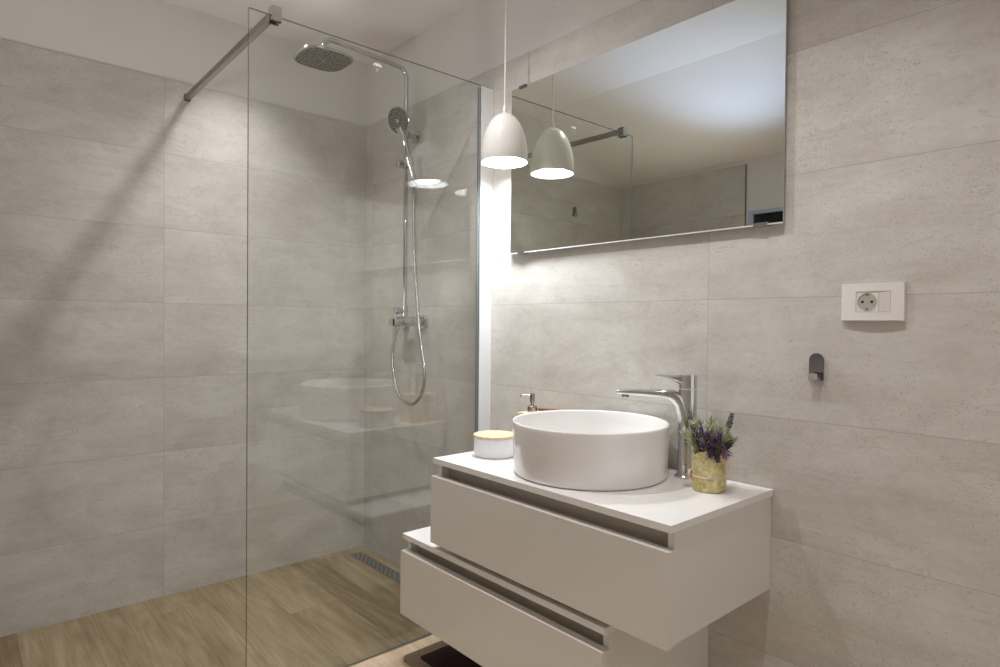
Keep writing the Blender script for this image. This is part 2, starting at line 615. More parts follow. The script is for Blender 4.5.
# front wall behind the camera, with a window opening
WX0, WX1, WZ0, WZ1 = 0.945, 1.75, 0.95, 1.805
bm = bmesh.new()
add_box(bm, (-TH, YF - 0.15, 0), (WX0, YF, CEIL + 0.05))
add_box(bm, (WX1, YF - 0.15, 0), (XR, YF, CEIL + 0.05))
add_box(bm, (WX0, YF - 0.15, 0), (WX1, YF, WZ0))
add_box(bm, (WX0, YF - 0.15, WZ1), (WX1, YF, CEIL + 0.05))
wf = struct(finish('wall_front', bm, M['paint']))
box('tile_cladding', (0.0, YF, 0.0), (0.925, YF + TH, TT), M['tile_c'], wf)
struct(box('trim_1', (0.925, YF, 0.0), (0.929, YF + TH + 0.001, TT), M['dark_steel']))

M['window_frame'] = plain('blue_lit_window_frame', (0.42, 0.50, 0.68), 0.4)  # blue daylight on the reveal is put into the base colour
bm = bmesh.new()
for a, b in (((WX0, YF - 0.10, WZ0), (WX0 + 0.028, YF + 0.004, WZ1)), ((WX1 - 0.05, YF - 0.10, WZ0), (WX1, YF + 0.004, WZ1)),
             ((WX0 + 0.028, YF - 0.10, WZ1 - 0.022), (WX1 - 0.05, YF + 0.004, WZ1)), ((WX0 + 0.028, YF - 0.10, WZ0), (WX1 - 0.05, YF + 0.004, WZ0 + 0.05))):
    add_box(bm, a, b)
w1 = struct(finish('window_1', bm, M['window_frame'], None, 40, 0.004))
box('window_glass', (WX0 + 0.028, YF - 0.020, WZ0 + 0.05), (WX1 - 0.05, YF - 0.014, WZ1 - 0.022), M['window_glass'], w1)

bm = bmesh.new()
prof = [(0.02, CEIL), (YC, CEIL), (YF, ZF), (YF - 0.15, ZF - 0.05), (YF - 0.15, CEIL + 0.15), (0.02, CEIL + 0.15)]
lo = [bm.verts.new((-0.02, y, z)) for y, z in prof]
hi = [bm.verts.new((XR + 0.02, y, z)) for y, z in prof]
bm.faces.new(lo)
bm.faces.new(hi[::-1])
for i in range(len(prof)):
    bm.faces.new((lo[i], hi[i], hi[(i + 1) % len(prof)], lo[(i + 1) % len(prof)]))
struct(finish('ceiling', bm, M['ceiling']))

# ------------------------------------------------------------------ vanity
UX0, UX1, UYF = 1.228, 2.066, -0.451
UZ0, UZ1 = 0.452, 0.707
top = box('vanity_countertop', (UX0, UYF, UZ1 - 0.016), (UX1, -0.001, UZ1), M['lacquer_top'], None, 0.0012)
tag(top, 'white slab countertop carrying the round basin, on the upper drawer cabinet', 'countertop')


def drawer_cabinet(label, x0, x1, yf, z0, z1, group, own_top):
    t = thing('vanity_drawer_cabinet', label, 'cabinet', ((x0 + x1) / 2, -0.2, z0), group)
    zt = z1
    if own_top:
        zt = z1 - 0.016
        box('top_panel', (x0, yf, zt), (x1, -0.001, z1), M['lacquer_top'], t, 0.0012)
    fz = zt - 0.037                                  # top of the drawer front
    box('drawer_front', (x0 + 0.003, yf - 0.009, z0), (x1, yf + 0.018, fz), M['lacquer'], t, 0.0008)
    box('side_panel', (x0 + 0.004, yf + 0.0195, z0 + 0.002), (x0 + 0.020, -0.001, zt - 0.0008), M['lacquer'], t, 0.0008)
    box('side_panel', (x1 - 0.020, yf + 0.0195, z0 + 0.002), (x1 - 0.004, -0.001, zt - 0.0008), M['lacquer'], t, 0.0008)
    # the rebate that opens the drawer: an angled channel set back behind the front
    bm = bmesh.new()
    pr = [(yf + 0.020, fz - 0.030), (yf + 0.045, fz - 0.022), (yf + 0.052, zt - 0.002), (yf + 0.055, zt - 0.002),
          (yf + 0.055, fz - 0.034), (yf + 0.020, fz - 0.034)]
    a = [bm.verts.new((x0 + 0.0205, y, z)) for y, z in pr]
    b = [bm.verts.new((x1 - 0.0205, y, z)) for y, z in pr]
    bm.faces.new(a)
    bm.faces.new(b[::-1])
    for i in range(len(pr)):
        bm.faces.new((a[i], b[i], b[(i + 1) % len(pr)], a[(i + 1) % len(pr)]))
    finish('handle_channel', bm, M['channel'], t)
    bm = bmesh.new()
    add_box(bm, (x0 + 0.0205, yf + 0.056, z0 + 0.004), (x1 - 0.0205, -0.001, z0 + 0.018))
    add_box(bm, (x0 + 0.0205, -0.018, z0 + 0.0185), (x1 - 0.0205, -0.001, zt - 0.001))
    finish('carcass', bm, M['carcass'], t)
    return t


drawer_cabinet('upper white gloss drawer cabinet hung on the wall right under the countertop', UX0, UX1, UYF, UZ0, UZ1 - 0.0165, 'vanity drawer cabinets', False)
drawer_cabinet('lower white gloss drawer cabinet, shifted sideways beneath the upper one, nearest the floor', 1.062, 1.898, -0.451, 0.176, 0.4335, 'vanity drawer cabinets', True)

# ------------------------------------------------------------------ basin
BC = Vector((1.649, -0.2187, 0))
bz = UZ1
prof = [(0.0, 0.0), (0.200, 0.0), (0.2075, 0.002), (0.2105, 0.006), (0.2118, 0.012), (0.2150, 0.128), (0.2158, 0.1395), (0.2150, 0.1425),
        (0.2125, 0.1440), (0.2085, 0.1425), (0.2065, 0.138), (0.2040, 0.110), (0.197, 0.060), (0.180, 0.036), (0.13, 0.024), (0.05, 0.019),
        (0.024, 0.0185), (0.0, 0.0185)]
t = thing('vessel_basin', 'round white ceramic vessel basin standing on the countertop', 'basin', (BC.x, BC.y, bz))
lathe('bowl', prof, M['ceramic'], t, (BC.x, BC.y, bz), n=128, smooth=45)
lathe('drain_plug', [(0, 0.0195), (0.023, 0.0195), (0.027, 0.0215), (0.027, 0.0235), (0.024, 0.0265), (0, 0.0275)], M['chrome'], t, (BC.x, BC.y, bz), n=40)

# ------------------------------------------------------------------ tap
FO = Vector((1.852, -0.066, 0))
fd = Vector((-0.83, -0.56, 0)).normalized()
fp = Vector((-fd.y, fd.x, 0))
t = thing('basin_mixer_tap', 'tall chrome single-lever mixer tap with flat spout over the basin', 'tap', (FO.x, FO.y, UZ1))
lathe('base_ring', [(0, 0), (0.0255, 0), (0.0255, 0.004), (0.022, 0.008), (0.0, 0.008)], M['chrome'], t, (FO.x, FO.y, UZ1), n=40)
lathe('column', [(0, 0.0), (0.0178, 0.0), (0.0178, 0.118), (0.0170, 0.1195), (0.0178, 0.121), (0.0178, 0.135), (0.0, 0.135)], M['chrome'], t, (FO.x, FO.y, UZ1 + 0.008), n=40)
# body and spout: oval sections swept up the column and out along the spout
def loft(bm, secs, n=28):
    rings = []
    for (c, tdir, hw_, hh_) in secs:
        tdir = Vector(tdir).normalized()
        nrm = fp.cross(tdir).normalized()
        ring = []
        for k in range(n):
            an = 2 * math.pi * k / n
            e_ = 2.0 / 2.6
            u_ = math.copysign(abs(math.cos(an)) ** e_, math.cos(an)) * hw_
            v_ = math.copysign(abs(math.sin(an)) ** e_, math.sin(an)) * hh_
            ring.append(bm.verts.new(Vector(c) + fp * u_ + nrm * v_))
        rings.append(ring)
    for p_, q_ in zip(rings, rings[1:]):
        for k in range(n):
            bm.faces.new((p_[k], p_[(k + 1) % n], q_[(k + 1) % n], q_[k]))
    bm.faces.new(rings[0][::-1])
    bm.faces.new(rings[-1])


def fpos(s_, z_):
    return (FO.x + fd.x * s_, FO.y + fd.y * s_, z_)


path = [(0.0000, 0.835, 0.0176), (0.0005, 0.860, 0.0176), (0.0030, 0.880, 0.0176), (0.0090, 0.905, 0.0180), (0.0200, 0.9205, 0.0185), (0.0350, 0.9280, 0.0155), (0.0550, 0.9305, 0.0128),
        (0.0850, 0.9310, 0.0105), (0.1200, 0.9320, 0.0090), (0.1550, 0.9322, 0.0078), (0.1760, 0.9322, 0.0068), (0.1795, 0.9322, 0.0050)]
secs = []
for i, (s_, z_, h_) in enumerate(path):
    a_, b_ = path[max(i - 1, 0)], path[min(i + 1, len(path) - 1)]
    secs.append((fpos(s_, z_), fd * (b_[0] - a_[0]) + Z * (b_[1] - a_[1]), 0.0172 if i < len(path) - 1 else 0.0150, h_))
bm = bmesh.new()
loft(bm, secs)
finish('spout', bm, M['chrome'], t, 40)
bm = bmesh.new()
add_prism(bm, superellipse(0.0240, 0.0172, 2.8, 48), fpos(-0.0070, 0), fd, fp, Z, 0.8650, 0.9450)
add_lathe(bm, [(0, 0.0), (0.0172, 0.0), (0.0172, 0.022), (0, 0.022)], fpos(-0.0020, 0.8430), n=40)
finish('body', bm, M['chrome'], t, 40, 0.0010)
bm = bmesh.new()
add_prism(bm, superellipse(0.0235, 0.0172, 2.8, 48), fpos(-0.0070, 0), fd, fp, Z, 0.9480, 0.9835)
lp = [(-0.0150, 0.9720, 0.0110), (0.0120, 0.9700, 0.0130), (0.0280, 0.9745, 0.0085), (0.0500, 0.9785, 0.0045), (0.0740, 0.9810, 0.0020), (0.0765, 0.9812, 0.0012)]
secs = []
for i, (s_, z_, h_) in enumerate(lp):
    a_, b_ = lp[max(i - 1, 0)], lp[min(i + 1, len(lp) - 1)]
    secs.append((fpos(s_, z_), fd * (b_[0] - a_[0]) + Z * (b_[1] - a_[1]), (0.012, 0.0165, 0.0160, 0.0150, 0.0135, 0.0115)[i], h_))
loft(bm, secs)
finish('lever', bm, M['chrome'], t, 40)
ap = FO + fd * 0.158
lathe('aerator', [(0, 0.0), (0.0095, 0.0), (0.0105, 0.002), (0.0105, 0.008), (0, 0.008)], M['hook'], t, (ap.x, ap.y, 0.9180), n=28)

# ------------------------------------------------------------------ jar
JC = Vector((1.316, -0.2785, UZ1))
t = thing('storage_jar', 'low round white storage jar with bamboo lid on the countertop', 'jar', JC)
lathe('body', [(0, 0), (0.060, 0), (0.0640, 0.002), (0.0655, 0.006), (0.0655, 0.058), (0.0, 0.058)], M['jar'], t, JC, n=72)
lathe('lid', [(0, 0.0585), (0.0655, 0.0585), (0.0667, 0.0595), (0.0667, 0.0655), (0.0655, 0.0665), (0.0, 0.0665)], M['bamboo'], t, JC, n=72)

# ------------------------------------------------------------------ soap dispenser in its bamboo block
DX0, DX1, DY0, DY1 = 1.262, 1.360, -0.138, -0.022
t = thing('soap_dispenser', 'bamboo soap dispenser with metal pump behind the basin', 'soap dispenser', ((DX0 + DX1) / 2, (DY0 + DY1) / 2, UZ1))
box('body', (DX0, DY0, UZ1), (DX1, DY1, 0.8175), M['bamboo_dark'], t, 0.004)
box('lid_plate', (DX0 + 0.0015, DY0 + 0.0015, 0.8177), (DX1 - 0.0015, DY1 - 0.0015, 0.8230), M['bamboo'], t, 0.0015)
px, py = 1.293, -0.094
lathe('collar', [(0, 0), (0.0165, 0), (0.0165, 0.019), (0.0150, 0.021), (0.0, 0.021)], M['pump'], t, (px, py, 0.8230), n=32)
bm = bmesh.new()
add_lathe(bm, [(0, 0), (0.0060, 0), (0.0060, 0.012), (0.0088, 0.013), (0.0088, 0.040), (0.0075, 0.042), (0, 0.042)], (px, py, 0.8440), n=28)
nd = Vector((-0.70, -0.55, 0)).normalized()
p0 = Vector((px, py, 0.8785))
add_tube(bm, round_path([p0, p0 + nd * 0.036, p0 + nd * 0.042 - Z * 0.006], 0.004), 0.0032, 10)
finish('pump', bm, M['pump'], t, 40)
nb = thing('nail_brush', 'dark brown wooden nail brush lying on the bamboo dispenser behind the basin', 'brush', (1.335, -0.055, 0.8230))
bm = bmesh.new()
add_prism(bm, superellipse(0.034, 0.012, 2.6, 32), (1.330, -0.060, 0.8234), Vector((0.9, 0.43, 0)).normalized(), Vector((-0.43, 0.9, 0)).normalized(), Z, 0.004, 0.012)
finish('handle', bm, M['walnut'], nb, 40, 0.0025)
bm = bmesh.new()
add_prism(bm, superellipse(0.029, 0.009, 2.6, 32), (1.330, -0.060, 0.8232), Vector((0.9, 0.43, 0)).normalized(), Vector((-0.43, 0.9, 0)).normalized(), Z, 0.0, 0.0039)
finish('bristles', bm, M['bamboo'], nb, 40)

# ------------------------------------------------------------------ gold vase
VC = Vector((1.964, -0.131, UZ1))
random.seed(4)
bm = bmesh.new()
N = 96
levels = [(0.0365, 0.0), (0.0395, 0.002), (0.0408, 0.007), (0.0412, 0.02), (0.0416, 0.034), (0.0408, 0.0355), (0.0408, 0.0385), (0.0416, 0.040), (0.0424, 0.06), (0.0426, 0.080), (0.0424, 1.0)]
ring_o = []


def rim_h(a):
    return 0.098 + 0.005 * math.cos(5 * a + 0.4) + 0.002 * math.cos(11 * a)


for r, h in levels:
    ring_o.append([bm.verts.new(VC + Vector((r * math.cos(2 * math.pi * k / N), r * math.sin(2 * math.pi * k / N), rim_h(2 * math.pi * k / N) if h == 1.0 else h))) for k in range(N)])
ring_i = []
for r, h in ((0.0405, 1.0), (0.0402, 0.07), (0.039, 0.006)):
    ring_i.append([bm.verts.new(VC + Vector((r * math.cos(2 * math.pi * k / N), r * math.sin(2 * math.pi * k / N), rim_h(2 * math.pi * k / N) if h == 1.0 else h))) for k in range(N)])
rings = ring_o + ring_i
for a, b in zip(rings, rings[1:]):
    for k in range(N):
        bm.faces.new((a[k], a[(k + 1) % N], b[(k + 1) % N], b[k]))
bm.faces.new(rings[0][::-1])
bm.faces.new(rings[-1])
t = thing('vase', 'small gold mercury-glass vase with wavy rim, at the right end of the countertop', 'vase', VC)
finish('vessel', bm, M['gold'], t, 50)
bm = bmesh.new()
add_lathe(bm, [(0.0412, 0.0352), (0.0420, 0.0356), (0.0420, 0.0384), (0.0412, 0.0388)], VC, n=96)
finish('ribbon', bm, M['ribbon'], t, 60)
bm = bmesh.new()
bd = Vector((-0.95, -0.30, 0)).normalized()
bt = Vector((-bd.y, bd.x, 0))
c0 = VC + bd * 0.0450 + Z * 0.037
for sg in (-1, 1):
    pts = spline([c0, c0 + bt * sg * 0.010 + Z * 0.009, c0 + bt * sg * 0.017 + Z * 0.003, c0 + bt * sg * 0.010 - Z * 0.004, c0], 6)
    add_tube(bm, pts, 0.0026, 6)
    add_tube(bm, spline([c0, c0 + bt * sg * 0.005 - Z * 0.009, c0 + bt * sg * 0.008 - Z * 0.017], 5), 0.0022, 6)
add_lathe(bm, [(0, -0.004), (0.0035, -0.002), (0.0042, 0.001), (0.0025, 0.004), (0, 0.0045)], c0, n=12)
finish('bow', bm, M['ribbon'], t, 60)

# ------------------------------------------------------------------ lavender bunch
random.seed(11)
bunch = thing('lavender_bunch', 'bunch of purple lavender and pale green sprigs in the gold vase', 'flowers', VC + Z * 0.01)


def add_leaf(bm, base, d, length, width, mi):
    d = Vector(d).normalized()
    a, b, _ = frame_of(d)
    ang = random.uniform(0, math.pi)
    s = a * math.cos(ang) + b * math.sin(ang)
    nrm = d.cross(s)
    ps = [base - s * width * 0.15, base + d * length * 0.45 - s * width * 0.5 + nrm * width * 0.3, base + d * length,
          base + d * length * 0.45 + s * width * 0.5 + nrm * width * 0.3]
    top = [bm.verts.new(p + nrm * 0.0003) for p in ps]
    bot = [bm.verts.new(p - nrm * 0.0003) for p in ps]
    bm.faces.new(top).material_index = mi
    bm.faces.new(bot[::-1]).material_index = mi
    for i in range(4):
        bm.faces.new((top[i], bot[i], bot[(i + 1) % 4], top[(i + 1) % 4])).material_index = mi


def add_spike(bm, base, d, length, r):
    d = Vector(d).normalized()
    a, b, _ = frame_of(d)
    nw = max(4, int(length / 0.0042))
    for i in range(nw):
        s = i / (nw - 1)
        rr = r * (0.65 + 0.6 * math.sin(math.pi * min(1, s * 1.1 + 0.1))) * (1 - 0.45 * s)
        m = 6
        for j in range(m):
            an = 2 * math.pi * (j + 0.5 * (i % 2)) / m + random.uniform(-.25, .25)
            o = a * math.cos(an) + b * math.sin(an)
            c = base + d * (length * s) + o * rr * 0.65
            ax = (d * 0.8 + o * 0.8).normalized()
            add_lathe(bm, [(0, -0.0012), (0.0017, 0.0008), (0.0020, 0.0028), (0.0011, 0.0048), (0, 0.0054)], c, tuple(ax), 5)


# (x, y, z of the tip, relative to the vase axis and base), flower kind, leaf palette
rv = Vector((0.66, 0.75, 0))      # across the picture
dv = Vector((0.75, -0.66, 0))     # towards the camera
SPRIGS = [
    (0.052, 0.000, 0.178, 'petal_dark', 0), (-0.030, 0.030, 0.150, 'petal', 1), (-0.044, 0.012, 0.152, 'petal_dark', 0),
    (0.004, 0.048, 0.108, 'petal', 2), (0.018, 0.055, 0.100, 'petal_pink', 2), (-0.012, 0.052, 0.118, 'petal_dark', 2),
    (-0.002, 0.042, 0.128, 'petal_dark', 2), (0.010, 0.040, 0.140, 'petal', 0), (-0.016, 0.036, 0.140, 'petal', 0),
    (-0.016, 0.054, 0.104, 'petal_dark', 2), (0.000, 0.056, 0.094, 'petal_dark', 2), (0.028, 0.044, 0.116, 'petal_dark', 2), (-0.030, 0.044, 0.124, 'petal', 1),
    (-0.066, 0.010, 0.140, None, 1), (-0.050, 0.020, 0.168, None, 0), (0.056, 0.010, 0.128, None, 0),
    (0.004, 0.000, 0.185, None, 1), (-0.020, -0.01, 0.172, None, 0), (0.030, -0.010, 0.165, None, 1),
    (-0.058, 0.004, 0.148, None, 1), (0.018, 0.020, 0.158, None, 0), (-0.012, 0.018, 0.160, None, 1), (0.040, 0.018, 0.135, None, 0),
    (-0.036, 0.026, 0.122, None, 2), (0.038, 0.030, 0.122, None, 2), (0.030, 0.010, 0.150, None, 1), (-0.030, -0.020, 0.165, None, 1),
    (0.026, 0.034, 0.130, None, 0), (-0.024, 0.040, 0.128, None, 2), (0.000, 0.012, 0.172, None, 0), (0.044, 0.004, 0.150, None, 1)]
for (a, b, z, fl, pal) in SPRIGS:
    tip = VC + rv * a + dv * b + Z * z
    lat = rv * a + dv * b
    base = VC + lat * 0.15 + Z * 0.012
    if z < 0.115:           # sprigs that flop over the rim
        mid = VC + lat.normalized() * 0.033 + Z * 0.108
        mid2 = VC + lat.normalized() * 0.045 + Z * 0.116
        pts = spline([base, VC + lat.normalized() * 0.020 + Z * 0.06, mid, mid2, tip], 5)
    else:
        inner = VC + lat.normalized() * min(lat.length * 0.6, 0.032) + Z * 0.098
        pts = spline([base, (base + inner) / 2, inner, tip], 5)
    bm = bmesh.new()
    add_tube(bm, pts, 0.0011, 5)
    o = finish('sprig', bm, M['stem'], bunch, 60)
    lf = bmesh.new()
    lo_i = int(len(pts) * 0.60)
    nl = 46 if fl is None else 22
    for _ in range(nl):
        i = random.randint(lo_i, len(pts) - 2)
        d = (pts[i + 1] - pts[i]).normalized()
        od = Vector((random.uniform(-1, 1), random.uniform(-1, 1), random.uniform(-0.2, 0.7)))
        add_leaf(lf, pts[i], d * 0.9 + od * 0.8, random.uniform(0.016, 0.030), random.uniform(0.0030, 0.0052), 0)
    add_leaf(lf, pts[-2], pts[-1] - pts[-2], 0.02, 0.003, 0)
    finish('foliage', lf, (M['leaf'], M['leaf_pale'], M['leaf_dark'])[pal], o)
    if fl:
        sp = bmesh.new()
        d = (pts[-1] - pts[-4]).normalized()
        add_spike(sp, pts[-1] - d * 0.022, d, 0.032, 0.0068)
        finish('flower_spike', sp, M[fl], o, 60)

# ------------------------------------------------------------------ mirror
MY = -0.016
MX0, MX1, MZ0, MZ1 = 1.0905, 2.086, 1.3720, 1.9650
t = thing('wall_mirror', 'large frameless rectangular mirror on the tiled wall above the basin', 'mirror', ((MX0 + MX1) / 2, 0, MZ0))
box('edge_glint', (MX0, MY - 0.0012, MZ0 - 0.0012), (MX1, MY - 0.0001, MZ0 + 0.0022), M['profile'], t)  # bright strip standing in for the glint on the mirror's lower bevel
bm = bmesh.new()
v = add_box(bm, (MX0, MY, MZ0), (MX1, MY + 0.005, MZ1))
bm.faces.ensure_lookup_table()
for f in bm.faces:
    f.normal_update()
    f.material_index = 0 if f.normal.y < -0.9 else 1
finish('mirror_pane', bm, [M['mirror'], M['mirror_edge']], t)
for x in (MX0 + 0.18, MX1 - 0.18):
    box('wall_batten', (x - 0.04, MY + 0.0052, MZ0 + 0.08), (x + 0.04, 0.0, MZ1 - 0.08), M['mirror_back'], t)
for xb, xt in ((1.149, 1.149), (2.030, 2.030)):
    for zc, sg, x in ((MZ0, 1, xb), (MZ1, -1, xt)):
        bm = bmesh.new()
        add_box(bm, (x - 0.018, MY - 0.003, zc - 0.004), (x + 0.018, 0.0, zc - 0.0003) if sg > 0 else (x + 0.018, 0.0, zc + 0.004))
        if sg < 0:
            bm.free()
            bm = bmesh.new()
            add_box(bm, (x - 0.018, MY - 0.003, zc + 0.0003), (x + 0.018, 0.0, zc + 0.004))
            add_box(bm, (x - 0.018, MY - 0.003, zc - 0.006), (x + 0.018, MY - 0.0005, zc + 0.0003))
        else:
            add_box(bm, (x - 0.018, MY - 0.003, zc - 0.0003), (x + 0.018, MY - 0.0005, zc + 0.006))
        finish('mounting_clip', bm, M['hook'] if sg < 0 else M['satin_chrome'], t)

# ------------------------------------------------------------------ pendant lamp
PC = Vector((1.184, -0.133, 1.6660))
t = thing('pendant_lamp', 'white egg-shaped pendant lamp hanging on a thin cord beside the mirror', 'lamp', (PC.x, PC.y, CEIL))
outer = [(0.0790, 0.0), (0.0800, 0.012), (0.0795, 0.035), (0.0758, 0.065), (0.0690, 0.095), (0.0580, 0.122), (0.0435, 0.145), (0.0280, 0.1585), (0.0150, 0.1655), (0.0065, 0.1680)]
# smooth the outline
op = spline([(r, h, 0) for r, h in outer], 4)
op = [(p.x, p.y) for p in op]
bm = bmesh.new()
add_lathe(bm, op + [(0.0, 0.1682)], PC, n=72, mi=0)
ip = [(max(r - 0.0022, 0.001), h - (0.0022 if h > 0.1 else 0)) for r, h in op]
add_lathe(bm, ip + [(0.0, 0.1655)], PC, n=72, mi=1)
# lip joining the two skins
add_lathe(bm, [(0.0790, 0.0), (0.0768, 0.0)], PC, n=72, mi=1)
bmesh.ops.remove_doubles(bm, verts=bm.verts[:], dist=1e-5)
finish('shade', bm, [M['shade_out'], M['shade_in']], t, 50)
lathe('cord_grip', [(0, 0.1675), (0.0075, 0.1675), (0.0070, 0.178), (0.0050, 0.192), (0.0032, 0.196), (0, 0.196)], M['shade_out'], t, PC, n=24)
tube('cord', [PC + Z * 0.19, PC + Z * 0.45, Vector((PC.x, PC.y, CEIL - 0.02))], 0.0026, M['cord'], t, 8)
lathe('ceiling_rose', [(0, 0), (0.030, 0), (0.048, -0.005), (0.050, -0.022), (0.0, -0.022)][::-1], M['shade_out'], t, (PC.x, PC.y, CEIL), n=40)
lathe('lamp_holder', [(0, 0.104), (0.014, 0.104), (0.019, 0.110), (0.019, 0.160), (0, 0.160)], M['shade_in'], t, PC, n=24)
lathe('bulb', [(0, 0.003), (0.016, 0.0045), (0.032, 0.0095), (0.047, 0.0185), (0.057, 0.031), (0.0605, 0.046), (0.0560, 0.062), (0.045, 0.078), (0.030, 0.091), (0.0135, 0.1035), (0, 0.1035)], M['bulb'], t, PC, n=32)

# ------------------------------------------------------------------ downlights in the ceiling (out of the frame, they light the room, the shower one added as fill)
for (x, y), where in zip(DOWNLIGHTS, ('in front of the pendant lamp', 'above the wall socket', 'added over the shower floor as fill')):
    t = thing('ceiling_downlight', 'round recessed ceiling downlight ' + where, 'ceiling light', (x, y, CEIL), 'ceiling downlights')
    lathe('trim_ring', [(0.034, 0.0), (0.047, 0.0), (0.047, -0.003), (0.036, -0.005), (0.034, -0.001)], M['shade_out'], t, (x, y, CEIL), n=40)
    lathe('lens', [(0, -0.0006), (0.0335, -0.0006), (0.0335, -0.0002), (0, -0.0002)], M['lens'], t, (x, y, CEIL), n=40)

# ------------------------------------------------------------------ wall socket
SX0, SX1, SZ0, SZ1 = 2.222, 2.348, 1.132, 1.2145
t = thing('wall_socket', 'white double-gang wall plate with one round earthed socket and a blank module', 'socket', ((SX0 + SX1) / 2, 0, (SZ0 + SZ1) / 2))
bm = bmesh.new()
nx, cx = 16, (SX0 + SX1) / 2
hw = (SX1 - SX0) / 2
ox0, ox1, oz0, oz1 = 2.2535, 2.3230, 1.1505, 1.1965
def bow(x):
    return -0.0145 + 0.0045 * ((x - cx) / hw) ** 2


xs = sorted(set([SX0 + (SX1 - SX0) * i / nx for i in range(nx + 1)] + [ox0, ox1]))
zs = [SZ0, oz0, oz1, SZ1]
gv = {}
for i, x in enumerate(xs):
    for j, z in enumerate(zs):
        gv[i, j] = bm.verts.new((x, bow(x), z))
for i in range(len(xs) - 1):
    for j in range(3):
        if j == 1 and xs[i] >= ox0 - 1e-6 and xs[i + 1] <= ox1 + 1e-6:
            continue
        bm.faces.new((gv[i, j], gv[i + 1, j], gv[i + 1, j + 1], gv[i, j + 1]))
# sides back to the wall and the well of the opening
bb = {}
for e in [e for e in bm.edges if len(e.link_faces) == 1]:
    for q in e.verts:
        if q not in bb:
            inner = ox0 - 1e-5 <= q.co.x <= ox1 + 1e-5 and oz0 - 1e-5 <= q.co.z <= oz1 + 1e-5
            gx = 0 if inner else (q.co.x - cx) / hw * 0.0012
            gz = 0 if inner else (0.0015 if q.co.z > 1.17 else -0.0015)
            bb[q] = bm.verts.new((q.co.x + gx, -0.0045 if inner else -0.0004, q.co.z + gz))
for e in [e for e in bm.edges if len(e.link_faces) == 1 and e.verts[0] in bb and e.verts[1] in bb]:
    a, b = e.verts
    bm.faces.new((a, b, bb[b], bb[a]))
finish('plate', bm, M['plastic'], t, 30)
# socket insert
sc = Vector((2.2765, 0, 1.1735))
bm = bmesh.new()
add_box(bm, (ox0 + 0.0006, -0.0125, oz0 + 0.0006), (2.2993, -0.0030, oz1 - 0.0006))
finish('socket_insert', bm, M['plastic'], t, 40, 0.0006)
ins = thing
bm = bmesh.new()
add_lathe(bm, [(0.0198, 0.0), (0.0195, 0.0012), (0.0182, 0.0010), (0.0178, -0.0), (0.0, -0.0)], (sc.x, -0.01265, sc.z), (0, -1, 0), 40)
finish('socket_well', bm, M['plastic_in'], t, 40)
for dx, dz, r, m in ((-0.0095, 0, 0.0030, 'dark'), (0.0095, 0, 0.0030, 'dark'), (0, 0.0160, 0.0024, 'dark_steel'), (0, -0.0160, 0.0024, 'dark_steel')):
    lathe('earth_contact' if m == 'dark_steel' else 'pin_hole', [(0, 0), (r, 0), (r, 0.0005), (0, 0.0005)], M[m], t, (sc.x + dx, -0.0128, sc.z + dz), (0, -1, 0), 16)
box('blank_module', (2.3000, -0.0128, oz0 + 0.0006), (ox1 - 0.0006, -0.0030, oz1 - 0.0006), M['blank'], t, 0.0006)


# ------------------------------------------------------------------ robe hooks
def robe_hook(label, o, n):
    """o: point on the wall at hook centre, n: wall normal into the room."""
    o, n = Vector(o), Vector(n)
    s = Z.cross(n)
    t = thing('robe_hook', label, 'hook', o, 'robe hooks')
    bm = bmesh.new()
    cap = [(0.0160 * math.cos(a), 0.0170 + 0.0160 * math.sin(a)) for a in [math.pi * k / 14 for k in range(15)]] + [(-0.0160, -0.0310), (0.0160, -0.0310)]
    add_prism(bm, cap, o, s, Z, n, 0.0005, 0.007)
    finish('wall_plate', bm, M['hook'], t, 35, 0.001)
    bm = bmesh.new()
    # narrower arm bending out of the plate's foot and turning up at its lip
    prof = [(0.0072, -0.0150), (0.0072, -0.0300), (0.0095, -0.0325), (0.0200, -0.0325), (0.0240, -0.0300), (0.0270, -0.0140), (0.0248, -0.0135),
            (0.0220, -0.0265), (0.0190, -0.0295), (0.0125, -0.0295), (0.0105, -0.0270), (0.0100, -0.0150)]
    add_prism(bm, prof, o, n, Z, s, -0.0105, 0.0105)
    finish('arm', bm, M['chrome'], t, 35, 0.0008)
    return t


robe_hook('small dark chrome robe hook on the tiled wall below the socket', (2.1665, 0, 1.0205), (0, -1, 0))
robe_hook('dark robe hook on the shower wall, seen only in the mirror', (0, -1.57, 1.86), (1, 0, 0))

# ------------------------------------------------------------------ shower screen
GT = 0.008
t = thing('shower_screen', 'fixed clear glass walk-in shower screen standing on the floor', 'shower screen', (SH, -0.45, 0))
bm = bmesh.new()
add_box(bm, (SH - GT / 2, -0.912, 0.003), (SH + GT / 2, -0.010, 2.012))
for f in bm.faces:
    f.normal_update()
    f.material_index = 0 if abs(f.normal.x) > 0.9 else 1
finish('glass_pane', bm, [M['glass'], M['glass_edge']], t)
bm = bmesh.new()
for sx in (-1, 1):
    a = SH + sx * (GT / 2 + 0.0010)
    b = SH + sx * (GT / 2 + 0.0085)
    add_box(bm, (min(a, b), -0.058, 0.0), (max(a, b), 0.0, 2.006))
add_box(bm, (SH - GT / 2 - 0.001, -0.0095, 0.0), (SH + GT / 2 + 0.001, 0.0, 2.006))
finish('wall_profile', bm, M['profile'], t, 40)
bm = bmesh.new()
for sx in (-1, 1):
    a, b = SH + sx * (GT / 2 + 0.0001), SH + sx * (GT / 2 + 0.0060)
    add_box(bm, (min(a, b), -0.0595, 0.0), (max(a, b), -0.0582, 2.004))
finish('seal', bm, M['seal'], t)
